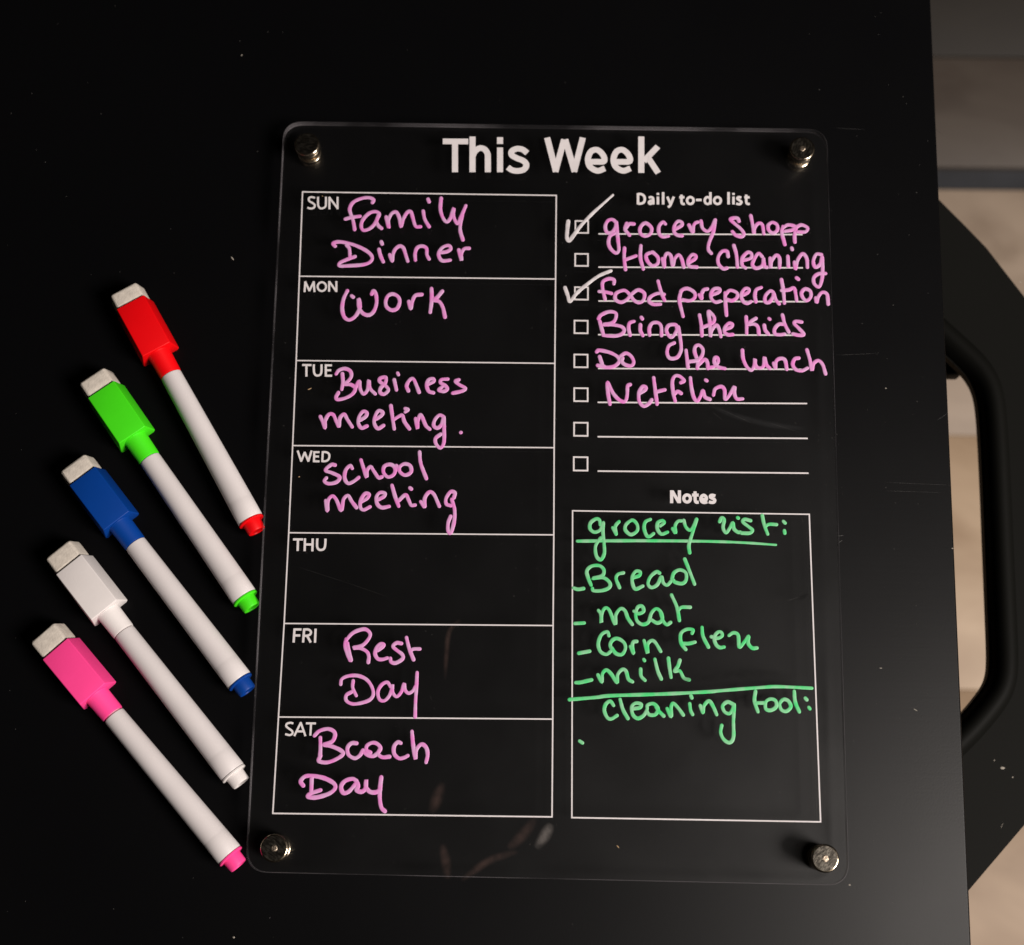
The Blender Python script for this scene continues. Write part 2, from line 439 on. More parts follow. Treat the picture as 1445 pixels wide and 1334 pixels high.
def printed(crop, s, wpx, name, label=None):
    x0, y0, sc = crop; bm = bmesh.new(); wd = wpx / sc / 4.11
    for i, (sharp, pts) in enumerate(parse(s)):
        P = [on_plane(x0 + x / sc, y0 + y / sc, BZ1).xy for x, y in pts]
        if sharp and len(P) > 2:
            for q, (a, b) in enumerate(zip(P, P[1:])):
                d = (b - a).normalized() * wd * 0.22
                flat_stroke(bm, [a - d, b + d], wd, BZ1 + 0.002, 0.012 + 0.006 * q)
            continue
        if len(P) > 2: P = bez(P, 6)
        flat_stroke(bm, P, wd, BZ1 + 0.002, 0.012 + 0.005 * (i % 7), 0.016)
    o = from_bm(name, bm, M_print, board, smooth=False)
    if label: o["label"] = label
    return o

def circ(cx, cy, rx, ry, n=12):
    return ' '.join('%.1f,%.1f' % (cx + rx * math.sin(2 * math.pi * k / n), cy - ry * math.cos(2 * math.pi * k / n)) for k in range(n)) + ' %.1f,%.1f' % (cx, cy - ry)

# --- printed grid
def nodes_line(pts, wmm, z, bm): flat_stroke(bm, [on_plane(x, y, BZ1).xy for x, y in pts], wmm, BZ1 + 0.002, z)
LY = [(427, 271), (422.5, 390), (418, 509), (413, 629), (407.5, 752), (401, 880), (393, 1012), (385, 1148)]
RY = [(785, 276), (784, 394), (783, 513), (782, 632), (781.5, 755), (780.5, 883), (780, 1015), (779, 1153)]
bm = bmesh.new()
nodes_line(LY + RY[::-1] + [LY[0]], 0.47, 0.014, bm)
from_bm("grid_frame", bm, M_print, board, smooth=False)
for a, b in list(zip(LY, RY))[1:-1]:
    bm = bmesh.new(); nodes_line([a, b], 0.45, 0.020, bm); from_bm("grid_line", bm, M_print, board, smooth=False)
bm = bmesh.new(); nodes_line([(808, 721), (1142, 726), (1158, 1160), (807, 1154), (808, 721)], 0.46, 0.014, bm)
from_bm("notes_frame", bm, M_print, board, smooth=False)
for cx, cy, sz in ((821, 320.5, 5.25), (820.7, 367, 5.25), (820.5, 414.3, 5.3), (820, 461.6, 5.35), (819.8, 509.5, 5.35), (819.8, 557.2, 5.4), (819.7, 606, 5.4), (819.4, 654.8, 5.45)):
    c = on_plane(cx, cy, BZ1).xy; h = sz / 2 - 0.3
    bm = bmesh.new(); flat_stroke(bm, [c + Vector(v) * h for v in ((-1, 1), (1, 1), (1, -1), (-1, -1), (-1, 1))], 0.56, BZ1 + 0.002, 0.02)
    from_bm("checkbox", bm, M_print, board, smooth=False)
for a, b in (((844.5, 330.3), (1132.5, 331.3)), ((844.3, 377.2), (1133, 378.2)), ((844.4, 425), (1138, 426)), ((844, 472.5), (1136, 473.3)),
             ((844, 520.2), (1138, 521.5)), ((843.4, 568), (1139, 569.7)), ((843.3, 616.5), (1139.8, 618.9)), ((843.3, 665), (1141, 668))):
    bm = bmesh.new(); nodes_line([a, b], 0.52, 0.018, bm); from_bm("writing_line", bm, M_print, board, smooth=False)

# --- printed lettering
printed((600, 180, 4.014), "!100,79 244,80 / !169,90 169,254 / !268,52 268,254 / 268,165 282,136 308,118 336,124 353,150 355,185 355,220 355,254 / !424,114 424,254 / !424,56 424,94 /"
        "578,146 552,126 520,121 492,134 490,156 518,174 556,190 573,212 560,238 524,247 492,242 468,226 /"
        "!691,58 741,252 / !787,68 737,252 / !793,68 847,252 / !893,58 843,252 / 925,195 965,195 1012,192 1008,158 975,128 940,136 922,178 933,222 975,246 1018,232 /"
        "1070,195 1110,195 1157,192 1153,158 1120,128 1085,136 1067,178 1078,222 1120,246 1163,232 /"
        "!1224,52 1224,258 / !1318,108 1238,192 / !1256,162 1320,259", 37, "title_lettering")
printed((880, 260, 7.225), "!147,92 147,208 / 147,101 180,103 208,122 216,152 208,182 182,198 147,200 / 256,140 278,133 298,142 302,165 302,185 302,208 / 302,166 272,172 258,188 272,203 300,188 /"
        "!350,128 350,208 / !350,90 350,112 / !403,82 403,208 / !445,128 478,202 / 512,128 492,178 474,220 452,236 /"
        "590,108 590,150 592,190 605,203 624,202 / !567,135 620,135 / " + circ(680, 168, 33, 35) + " / !738,162 795,162 / !885,82 885,208 / " + circ(856, 168, 29, 35) + " / " + circ(957, 168, 34, 35) +
        " / !1070,82 1070,208 / !1120,128 1120,208 / !1120,90 1120,112 / 1200,138 1172,133 1160,148 1180,165 1200,182 1190,202 1168,205 1148,198 / 1250,108 1250,150 1252,190 1265,203 1286,202 / !1230,135 1285,135",
        28, "heading_lettering")
printed((930, 685, 14.45), "!257,103 257,365 / !415,103 415,365 / !268,118 404,350 / " + circ(572, 270, 68, 72) +
        " / 735,125 735,200 738,310 758,345 808,345 / !672,200 808,200 / 850,288 900,288 965,286 955,232 910,204 868,228 851,278 872,332 920,352 984,338 / 1148,218 1092,203 1050,215 1052,248 1105,275 1136,305 1118,345 1062,350 1015,335",
        66, "heading_lettering")
G = "day_lettering"
printed((420, 260, 8.34), "205,162 165,153 133,165 138,200 180,225 202,250 188,280 150,288 116,276 / 240,150 240,200 243,252 265,284 300,284 328,262 333,220 333,150 / !374,296 374,150 / !374,158 470,286 / !470,150 470,296", 25, G)
printed((420, 260, 8.34), "!82,1266 90,1150 138,1255 190,1150 198,1266 / " + circ(285, 1207, 50, 52) + " / !370,1266 372,1142 / !374,1150 455,1262 / !456,1142 456,1270", 25, G)
printed((395, 505, 8.34), "!262,86 372,87 / !312,90 312,222 / 400,78 399,130 404,180 422,206 450,210 478,196 489,160 490,78 / !540,78 540,222 / !540,90 612,90 / !540,148 604,148 / !540,212 614,212", 26, G)
printed((395, 505, 8.34), "!210,1098 250,1218 292,1114 334,1218 372,1098 / !405,1100 400,1230 / !404,1112 466,1112 / !402,1162 460,1163 / !400,1219 466,1220 / !505,1100 498,1228 / 504,1111 545,1112 577,1132 582,1165 570,1198 540,1217 498,1219", 25, G)
printed((395, 750, 8.08), "!150,92 264,92 / !206,95 202,224 / !286,80 282,226 / !374,82 370,228 / !284,150 372,150 / 427,82 424,130 426,180 445,208 475,212 503,198 516,160 520,84", 26, G)
printed((395, 750, 8.08), "!167,1108 156,1268 / !165,1119 246,1119 / !162,1187 232,1187 / !277,1108 264,1268 / 275,1119 325,1120 353,1143 345,1175 310,1190 270,1190 / !306,1186 352,1268 / !407,1110 400,1270", 26, G)
printed((385, 1010, 14.45), "418,162 365,147 290,165 274,215 320,260 390,312 400,365 345,398 252,378 / !440,410 570,145 662,410 / !480,322 628,322 / !675,158 880,160 / !780,165 765,408", 41, G)

# --- pink handwriting
K1, K2, K3, K4 = (460, 270, 6.568), (420, 390, 6.568), (440, 510, 6.283), (440, 635, 6.283)
hand(K1, "430,105 440,80 395,60 320,70 250,105 220,160 228,210 250,270 265,355 / 180,258 240,243 315,233 / 490,232 492,205 455,190 400,205 345,260 325,320 345,362 400,350 450,305 482,240 488,215 468,275 485,320 515,346 /"
     "557,240 568,285 582,338 578,275 605,212 650,195 680,250 695,330 715,262 750,200 785,192 805,250 830,325 875,330 / 900,185 915,260 955,330 / 945,75 955,100 /"
     "1066,65 1060,170 1085,250 1120,285 1155,245 1183,160 1182,235 1218,300 1250,240 1295,135 / 1262,225 1242,350 1268,452", M_pink)
hand(K1, "84,510 66,482 130,470 250,495 370,550 425,605 415,650 350,680 200,692 125,692 128,665 190,635 268,606 / 190,500 216,535 222,622 / 490,540 505,600 530,655 / 512,470 520,490 /"
     "590,590 614,650 620,590 640,540 680,510 715,525 735,580 757,650 / 828,640 825,580 845,525 890,510 930,530 935,590 955,630 /"
     "1070,568 1120,560 1155,535 1140,505 1090,515 1048,560 1048,610 1080,645 1150,640 / 1230,545 1255,640 1255,580 1280,535 1325,530", M_pink)
hand(K2, "460,135 425,210 412,300 430,375 475,405 530,375 570,310 575,250 564,212 568,290 605,345 660,360 705,325 730,250 725,170 703,137 686,165 / 500,182 514,194 /"
     "880,165 930,190 945,240 920,300 870,315 825,285 815,235 835,185 880,165 / 1030,235 1048,302 1062,235 1090,180 1150,170 / 1240,115 1242,220 1228,335 / 1340,140 1295,195 1262,222 1310,235 1345,290 1365,380", M_pink, r=0.69)
hand(K3, "215,112 240,80 290,65 338,85 350,130 325,172 285,202 345,207 385,240 360,290 300,325 230,340 215,318 235,278 / 270,110 275,180 265,250 /"
     "388,232 420,178 428,245 458,290 495,250 505,172 515,240 562,290 / 655,145 608,150 602,180 650,215 678,255 640,292 604,275 612,235 650,195 655,145 /"
     "730,165 750,255 / 760,105 768,120 / 855,262 840,215 870,163 900,158 925,210 950,275 / 1028,205 1080,180 1075,155 1035,165 1018,210 1035,265 1078,280 /"
     "1205,158 1150,163 1140,190 1180,215 1200,245 1170,267 1125,255 1155,228 / 1302,165 1273,178 1310,210 1362,240 1330,265 1250,283", M_pink)
hand(K3, "75,490 95,535 117,592 117,530 150,472 190,475 215,530 240,577 248,505 285,470 312,512 357,582 / 428,522 475,492 487,458 455,445 420,490 412,550 440,592 487,575 /"
     "570,512 615,482 627,452 590,440 560,490 553,550 585,597 635,570 / 700,395 715,500 730,600 / 730,515 770,490 803,480 820,535 865,600 / 828,420 852,430 828,450 /"
     "920,510 936,595 940,530 960,475 982,505 1010,570 1045,602 / 1165,490 1130,478 1090,520 1080,570 1112,592 1150,560 1170,490 1172,600 1170,720 1140,768 1102,735 1096,685 1142,647 / 1320,632", M_pink)
hand(K4, "205,135 172,132 120,180 180,205 245,240 220,285 150,300 110,278 128,250 / 358,165 340,140 300,180 290,250 320,297 370,280 415,245 / 435,90 460,170 485,240 488,185 520,150 550,190 590,245 620,240 /"
     "680,130 640,150 635,200 672,240 720,225 740,180 720,140 680,130 / 750,140 785,200 830,225 880,195 870,140 820,125 780,150 775,178 / 955,20 965,120 1015,255", M_pink)
hand(K4, "122,450 137,540 142,452 180,410 215,440 260,535 280,440 320,405 352,455 395,512 / 438,462 490,430 507,395 470,390 432,450 430,510 460,532 515,505 /"
     "592,440 640,412 647,385 602,380 572,420 580,480 620,512 685,502 / 710,315 740,420 770,500 / 770,450 830,400 858,445 880,490 915,490 / 870,338 882,348 /"
     "965,460 1000,505 1000,430 1040,375 1082,395 1130,500 / 1258,425 1268,382 1230,372 1190,430 1192,480 1232,495 / 1240,440 1265,530 1260,640 1232,735 1208,720 1208,650 1230,590", M_pink)
K5, K6 = (460, 880, 9.031), (410, 1020, 6.881)
hand(K5, "258,200 245,280 270,380 305,470 / 272,250 290,340 318,468 / 255,215 330,130 420,85 505,75 562,130 540,200 460,282 350,310 440,315 520,360 545,420 538,495 /"
     "655,345 720,305 735,268 690,262 640,320 625,390 660,450 720,458 780,440 / 675,315 712,283 / 960,255 900,248 852,290 900,340 970,395 975,450 890,503 830,490 820,445 / 1025,180 1060,320 1115,460 / 1075,345 1120,325 1195,325", M_pink, r=0.64)
hand(K5, "187,775 200,710 280,670 400,665 510,710 580,800 602,900 560,970 460,1010 340,1025 260,985 258,915 330,870 / 345,730 340,820 385,920 /"
     "822,808 780,750 710,780 660,870 680,965 740,985 800,930 838,840 845,780 850,880 900,932 960,870 995,770 1005,845 1050,888 1105,860 1140,800 / 1160,625 1152,800 1140,1000 1135,1190", M_pink, r=0.60)
hand(K6, "232,125 280,80 360,60 420,85 430,130 400,185 320,213 400,230 480,265 510,300 460,345 360,385 275,372 290,320 / 288,145 290,240 285,330 / 640,200 590,200 552,245 562,310 620,345 670,320 702,268 /"
     "700,270 740,310 800,325 850,290 872,245 840,205 790,195 740,225 738,270 775,290 / 868,255 848,300 890,335 960,330 / 1070,198 1040,190 1005,230 1005,300 1050,345 1100,340 1138,320 / 1178,85 1190,220 1212,350 1222,262 1270,210 1315,240 1330,310 1315,385", M_pink)
hand(K6, "122,610 98,570 140,522 220,517 330,540 420,590 430,640 370,690 250,725 170,720 190,690 290,655 / 205,540 200,680 / 640,565 600,545 530,565 490,620 510,680 560,672 610,620 645,580 655,620 640,655 690,670 728,635 735,555 730,620 770,670 830,675 870,650 /"
     "880,530 870,620 865,720 880,820 915,860", M_pink, r=0.70)
K7, K8 = (790, 270, 7.225), (980, 290, 7.225)
hand(K7, "575,325 540,290 490,300 462,360 480,420 530,420 565,370 575,310 582,400 592,500 600,600 570,630 520,590 495,530 510,460 560,430 / 680,330 665,390 710,450 / 675,372 705,335 755,335 /"
     "870,325 820,370 820,430 870,460 925,430 930,370 870,325 / 1075,335 1050,315 1010,360 1010,430 1050,465 1105,458 / 1175,388 1240,350 1240,318 1200,310 1165,360 1165,420 1200,450 1245,455 / 1315,345 1355,420 1360,360 1380,325 1405,315", M_pink,
     more=[(K8, "65,160 80,230 130,265 175,225 210,150 / 212,150 190,270 148,380 140,450 170,490 / 452,162 432,130 365,140 400,180 470,240 502,290 480,320 420,305 385,268 / 572,105 590,190 605,288 610,232 650,185 690,200 705,290 /"
            "745,212 790,175 840,200 842,255 800,285 760,260 750,220 / 900,215 890,280 920,400 / 900,232 950,200 1020,215 1000,250 920,265 / 1040,215 1020,300 1022,375 / 1040,222 1090,200 1150,230 1130,270 1050,272")])
hand(K7, "658,580 655,680 668,800 / 665,700 775,660 / 825,555 820,680 850,795 / 935,625 880,650 890,710 940,760 995,740 1000,680 960,635 935,625 / 1045,690 1065,775 1065,690 1090,635 1130,660 1150,760 1170,690 1210,650 1240,690 1262,775 / 1310,732 1375,692 1385,660 1345,650 1305,710 1320,765 1395,775", M_pink,
     more=[(K8, "342,520 330,470 280,470 240,530 245,600 290,645 330,640 / 400,410 425,500 437,630 / 490,562 570,540 580,495 540,480 485,540 485,610 520,640 / 690,525 650,490 605,555 590,610 630,642 690,615 702,540 712,620 735,632 /"
            "770,540 775,640 785,570 830,510 865,540 866,635 / 950,520 955,622 / 990,435 995,450 / 1018,580 1030,650 1050,560 1100,495 1142,540 1150,632 / 1292,502 1240,500 1210,570 1230,630 1280,600 1300,520 1305,620 1300,740 1270,830 1220,800 1215,740 1260,700 1335,695")])
K9, K10 = (790, 370, 7.225), (980, 390, 7.225)
hand(K9, "550,222 550,182 500,170 440,200 435,270 460,380 / 400,300 460,305 525,320 / 720,345 680,300 640,290 572,320 565,380 620,410 680,385 740,320 800,285 860,320 850,390 800,415 750,385 720,345 /"
     "1062,330 1000,320 930,350 905,395 950,430 1025,430 / 1000,195 1030,300 1065,390 / 1225,330 1218,400 1255,555 / 1225,340 1240,290 1300,270 1370,310 1372,365 1320,395 1250,385", M_pink,
     more=[(K10, "45,190 72,230 72,180 95,140 130,130 / 180,192 250,160 250,130 200,130 165,180 175,235 215,265 262,255 / 310,170 315,280 325,400 / 312,190 360,145 430,170 430,220 380,250 330,238 / 500,192 550,160 550,130 510,130 475,190 490,250 530,277 575,260 /"
            "625,260 615,200 628,140 680,115 / 800,162 770,150 722,200 720,260 760,265 798,215 808,175 828,240 862,282 / 885,35 905,150 915,275 / 888,145 960,140 1012,120 1030,180 1040,252 / 1040,18 1058,32 /"
            "1095,160 1130,130 1180,155 1182,215 1140,250 1100,215 1090,165 / 1235,222 1245,265 1262,210 1300,165 1350,185 1362,285")])
hand(K9, "393,578 420,540 500,507 570,522 562,590 520,625 440,638 540,640 630,660 655,700 620,740 540,755 440,747 / 405,600 420,660 440,732 / 715,745 700,680 710,622 755,605 / 820,640 820,700 845,750 / 830,565 840,580 /"
     "915,745 910,680 940,625 1000,620 1032,660 1035,750 / 1190,672 1180,640 1110,645 1085,700 1118,760 1150,760 1190,700 1202,655 1220,740 1235,850 1230,915 1190,975 1120,980 1092,925 1110,855 1165,825", M_pink,
     more=[(K10, "50,395 68,500 75,605 / 80,522 150,495 195,465 200,420 170,380 140,362 155,470 160,612 175,550 220,500 250,540 268,617 / 310,542 370,520 385,490 350,480 310,520 305,570 340,597 388,595 /"
            "525,415 530,500 530,585 / 625,430 570,465 545,492 610,490 645,520 655,590 / 710,500 720,550 752,590 / 758,432 768,440 / 920,492 860,490 815,540 820,588 870,597 920,590 / 895,395 920,490 960,570 / 1092,468 1030,460 1015,482 1060,530 1112,592 1060,602 1000,588")])
K11, K12 = (790, 480, 7.225), (980, 480, 7.225)
hand(K11, "375,120 400,105 500,125 580,165 605,215 560,265 480,280 385,262 / 405,170 430,250 / 385,258 450,268 / 620,165 670,135 720,160 752,220 730,262 670,255 630,220 640,185 / 1285,105 1305,280 / 1310,222 1370,215 1410,205", M_pink,
     more=[(K12, "30,205 0,120 10,65 50,55 85,100 75,160 40,210 28,288 / 35,260 100,200 130,230 135,290 / 150,282 200,270 238,228 235,185 207,182 202,230 240,275 310,292 /"
            "487,105 495,190 530,270 578,308 610,260 615,195 620,250 650,285 700,270 712,180 730,250 765,290 / 805,238 825,290 830,220 870,190 920,205 940,300 / 1062,185 1020,195 1000,250 1030,300 1090,315 1150,288 / 1145,100 1175,200 1195,305 1212,242 1260,210 1305,250 1335,345")])
hand(K11, "510,655 490,540 485,430 540,540 610,615 665,625 685,560 690,470 715,455 / 815,545 868,510 875,482 840,478 805,540 810,630 855,675 905,650 935,610 / 955,385 970,500 990,655 / 980,532 1020,520 1070,508 /"
     "1232,435 1265,415 1220,370 1170,370 1145,430 1155,540 1175,625 / 1170,548 1200,525 1235,545", M_pink,
     more=[(K12, "-43,385 -33,480 -10,580 25,625 60,575 85,515 105,580 155,605 / 113,408 125,416 / 192,562 210,500 270,475 305,510 310,602 350,570 405,480 405,545 430,600 490,600")])
# --- pale ticks
hand(K7, "85,308 75,400 72,475 95,505 140,450 220,345 340,220 440,130 540,40", M_grey, r=0.74, name="tick_mark", taper=0.45)
hand(K9, "52,262 80,340 103,403 170,320 280,225 400,140 520,90", M_grey, r=0.66, name="tick_mark", taper=0.1)

# --- green handwriting
K13, K14, K15, K16, K17 = (800, 720, 7.225), (980, 720, 7.225), (800, 835, 7.225), (960, 880, 7.225), (800, 960, 7.225)
hand(K13, "338,150 330,102 295,90 240,130 235,190 280,225 340,200 368,125 365,220 377,340 380,440 345,505 300,470 290,370 335,295 362,280 / 530,118 500,150 490,185 500,245 / 465,180 498,240 / 655,105 600,150 595,205 650,250 712,215 718,160 690,115 655,105 /"
     "850,95 800,120 785,180 808,255 840,270 882,240 / 950,162 990,130 970,108 925,130 920,190 960,245 1025,225 / 1078,190 1105,230 1102,160 1130,115 1165,110 / 1190,105 1210,170 1250,205 1285,175 1320,95 / 1318,105 1270,260 1242,360 1250,435", M_green, r=0.62,
     more=[(K14, "255,118 275,80 300,100 290,180 320,232 360,180 390,130 400,190 440,225 465,225 / 438,78 445,82 / 570,108 510,95 490,120 550,170 590,205 560,235 480,235 / 690,55 710,150 745,245 / 720,168 760,145 835,148 / 905,115 922,132 / 915,210 919,235")])
hand(K13, "105,316 700,312 1400,318 1800,332 2130,355", M_green, r=0.58, name="underline", taper=0.3)
hand(K13, "68,795 110,808 168,800 / 245,765 215,690 202,620 250,572 330,567 375,610 358,670 260,697 370,690 435,740 430,790 360,820 270,822 258,798 / 535,790 500,700 520,655 575,640 / 672,690 735,668 745,630 700,625 665,680 670,760 700,805 772,775 /"
     "942,642 910,630 850,680 825,750 860,790 920,760 962,680 980,740 1020,765 1065,720 / 1070,700 1090,640 1150,610 1210,640 1212,715 1170,750 1100,735 1085,715 / 1200,500 1240,600 1300,755", M_green, r=0.62)
hand(K15, "80,325 175,320 / 320,192 345,230 350,315 352,235 385,170 430,190 490,330 498,235 545,175 590,195 620,270 665,335 / 682,200 730,225 780,200 765,150 720,160 700,230 715,300 770,335 830,310 860,220 910,175 960,215 968,290 920,320 862,290 / 950,200 975,290 1015,337 1055,315 /"
     "1065,35 1120,160 1145,295 / 1140,185 1170,160 1255,160", M_green, r=0.62)
hand(K15, "120,628 230,608 / 427,450 410,410 350,440 318,530 340,610 400,640 450,605 / 460,602 440,540 470,490 520,480 580,520 595,580 560,640 500,632 455,575 / 645,560 678,630 665,560 675,515 710,508 / 785,500 820,625 820,540 860,500 900,520 955,610 /"
     "1275,425 1282,390 1220,385 1165,420 1155,480 1170,540 1210,590 / 1185,530 1240,530 1305,515", M_green, r=0.62,
     more=[(K16, "220,40 230,130 285,240 / 315,135 380,150 425,125 415,90 380,90 345,140 360,210 400,245 445,240 / 495,122 540,95 588,120 600,240 650,190 695,130 690,200 730,250 780,250")])
hand(K15, "88,928 140,925 250,900 / 315,850 355,922 360,840 400,800 450,840 510,927 515,850 560,795 600,810 625,890 668,920 / 750,790 755,860 795,905 / 782,692 790,704 / 895,690 925,810 960,890 / 1033,680 1045,780 1060,875 / 1150,700 1130,760 1095,812 1150,810 1190,880 1245,900", M_green, r=0.62)
hand(K17, "25,198 300,175 450,158 1000,140 1445,118 1556,108 1956,76 2156,66 2496,82", M_green, r=0.60, name="divider_stroke", taper=0.1)
hand(K17, "475,258 440,215 395,245 380,310 410,380 450,395 510,360 / 540,195 570,300 620,390 / 660,292 740,280 755,245 700,235 660,270 670,350 720,390 780,360 815,300 820,255 880,240 928,290 900,350 840,352 812,312 / 905,270 930,310 985,365 /"
     "1020,290 1060,370 1060,280 1080,235 1130,280 1185,355 / 1250,240 1260,310 1280,350 / 1262,158 1272,180", M_green, r=0.62,
     more=[(K16, "202,838 230,910 240,840 290,790 330,840 370,930 / 540,825 480,800 430,840 450,900 500,918 535,870 547,825 540,1000 540,1160 500,1215 440,1180 410,1110 420,1040 / 765,690 755,790 790,900 / 770,810 850,810 /"
            "920,770 870,800 870,870 920,885 975,850 970,790 920,770 / 1050,775 1012,820 1030,880 1080,895 1125,850 1100,790 1050,775 / 1160,690 1170,800 1212,900 / 1273,762 1288,778 / 1308,855 1320,870")])
hand(K17, "128,620 158,640", M_green, r=0.62, name="bullet_dot")

# --- fine specks of dust and short hairline scratches on the board's face
def flecks(name, spots, z, m, parent=None, off=None):
    bm = bmesh.new()
    for px, py, ln, wd, ang in spots:
        c = on_plane(px, py, z).xy; d = Vector((math.cos(ang), math.sin(ang))); n = Vector((-d.y, d.x))
        pr = [(-0.5, 0), (-0.25, 0.5), (0.2, 0.42), (0.5, 0), (0.2, -0.45), (-0.22, -0.5)]
        base = [c + d * (a * ln) + n * (b * wd) for a, b in pr]
        top = c + d * (0.05 * ln)
        o = off if off is not None else Vector((0, 0, 0))
        V = [bm.verts.new((Vector((q.x, q.y, z + 0.01)) - o) * MM) for q in base]
        t = bm.verts.new((Vector((top.x, top.y, z + 0.01 + 0.35 * min(wd, 0.4))) - o) * MM)
        for k in range(len(V)): bm.faces.new((V[k], V[(k + 1) % len(V)], t))
    return from_bm(name, bm, m, parent, smooth=False)
M_dust = mat("pale_dust", (0.30, 0.27, 0.23), 0.9)
M_faint = mat("grey_dust", (0.045, 0.042, 0.039), 0.8)
M_hair = mat("hairline_scratch", (0.016, 0.015, 0.014), 0.6)
M_crumb = mat("brown_crumb", (0.42, 0.27, 0.14), 0.8)
sp = []
for k in range(150):
    sp.append((random.uniform(400, 1180), random.uniform(190, 1240), random.uniform(0.18, 0.5), random.uniform(0.12, 0.25), random.uniform(0, 3)))
for k in range(40):
    sp.append((random.uniform(1000, 1190), random.uniform(590, 760), random.uniform(0.15, 0.5), random.uniform(0.08, 0.2), random.uniform(2.3, 2.8)))
o = flecks("dust_specks", sp, BZ1, M_faint, board, BO); o["kind"] = "stuff"
hair = [(1040, 680 - 92, 14, 0.10, -0.42), (1108, 604, 12, 0.08, -0.30), (1013, 588, 5, 0.12, -0.7), (460, 813, 22, 0.07, -0.30), (520, 833, 16, 0.07, -0.32),
        (608, 985, 1.6, 0.16, -1.1), (613, 1000, 1.0, 0.2, -0.8), (1120, 845, 5, 0.10, 0.3), (1186, 756, 2.2, 0.35, 0.1), (1186, 764, 1.6, 0.3, 0.5)]
o = flecks("hairline_scratches", hair, BZ1, M_hair, board, BO); o["kind"] = "stuff"
o = flecks("crumbs", [(437, 549, 1.7, 0.35, 0.5), (422, 673, 0.7, 0.3, 0.2), (872, 1195, 1.3, 0.3, -0.8), (455, 277, 0.4, 0.3, 0)], BZ1, M_crumb, board, BO); o["kind"] = "stuff"
# room reflections painted as soft films low on the board; other streaks higher up
def streak_mat(name, col, a):
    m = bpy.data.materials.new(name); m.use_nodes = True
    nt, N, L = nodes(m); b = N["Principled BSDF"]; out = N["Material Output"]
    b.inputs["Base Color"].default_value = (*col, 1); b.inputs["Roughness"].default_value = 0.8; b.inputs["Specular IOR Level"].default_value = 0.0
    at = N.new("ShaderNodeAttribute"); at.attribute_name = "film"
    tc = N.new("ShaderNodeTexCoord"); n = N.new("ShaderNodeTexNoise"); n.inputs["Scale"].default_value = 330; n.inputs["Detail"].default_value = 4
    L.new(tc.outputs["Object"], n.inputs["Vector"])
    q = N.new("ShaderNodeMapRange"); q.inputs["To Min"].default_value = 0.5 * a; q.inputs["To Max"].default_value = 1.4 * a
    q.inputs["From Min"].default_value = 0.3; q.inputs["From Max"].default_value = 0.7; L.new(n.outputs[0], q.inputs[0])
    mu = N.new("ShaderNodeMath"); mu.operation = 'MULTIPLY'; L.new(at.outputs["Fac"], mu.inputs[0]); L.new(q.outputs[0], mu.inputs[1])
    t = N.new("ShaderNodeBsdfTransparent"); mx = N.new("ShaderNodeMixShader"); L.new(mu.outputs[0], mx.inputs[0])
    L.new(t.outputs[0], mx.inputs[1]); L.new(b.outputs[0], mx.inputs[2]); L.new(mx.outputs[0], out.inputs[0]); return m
def streak(pts, wd, m, z=0.2):
    """thin soft film, dense in the middle, thinning out to nothing at its rim"""
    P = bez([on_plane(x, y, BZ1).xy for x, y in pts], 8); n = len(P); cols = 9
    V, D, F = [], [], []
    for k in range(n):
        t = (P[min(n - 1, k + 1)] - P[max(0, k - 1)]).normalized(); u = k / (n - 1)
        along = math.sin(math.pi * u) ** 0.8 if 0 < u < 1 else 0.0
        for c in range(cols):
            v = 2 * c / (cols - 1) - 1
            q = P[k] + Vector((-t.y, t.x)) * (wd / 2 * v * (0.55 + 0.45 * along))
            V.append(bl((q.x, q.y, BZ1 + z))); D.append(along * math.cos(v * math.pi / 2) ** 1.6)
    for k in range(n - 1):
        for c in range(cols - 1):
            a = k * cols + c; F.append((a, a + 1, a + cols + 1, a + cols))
    me = bpy.data.meshes.new("soft_streak"); me.from_pydata(V, [], F)
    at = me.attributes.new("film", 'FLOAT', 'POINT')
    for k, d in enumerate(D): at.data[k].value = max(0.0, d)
    link("soft_streak", me, m, board)
M_refl1, M_refl2 = streak_mat("pale_painted_reflection", (0.50, 0.45, 0.42), 0.16), streak_mat("warm_painted_reflection", (0.40, 0.24, 0.20), 0.055)  # blurred room reflections, put into tinted see-through films
streak([(756, 1198), (766, 1184), (773, 1172), (778, 1162)], 4.6, M_refl1)
streak([(650, 1243), (668, 1230), (688, 1216), (712, 1207), (732, 1202)], 3.4, M_refl2)
streak([(716, 1198), (726, 1190), (738, 1178), (748, 1166), (755, 1150)], 4.6, M_refl2, 0.24)
streak([(608, 1148), (614, 1134), (619, 1120), (626, 1104)], 5.0, M_refl2)
streak([(624, 1190), (629, 1215), (632, 1242)], 4.2, M_refl2)
streak([(628, 960), (630, 925), (634, 892), (650, 874)], 2.4, M_refl2)
streak([(1000, 572), (1040, 588), (1090, 600), (1140, 606)], 3.0, streak_mat("grey_streak", (0.4, 0.4, 0.42), 0.022))  # from here down, plain grey and dark soft-edged films
streak([(1120, 846), (1132, 843), (1142, 838)], 2.0, streak_mat("dark_streak", (0.01, 0.01, 0.01), 0.5))
streak([(935, 966), (1000, 956), (1060, 951), (1130, 954)], 5.0, streak_mat("dark_streak", (0.01, 0.01, 0.01), 0.35))

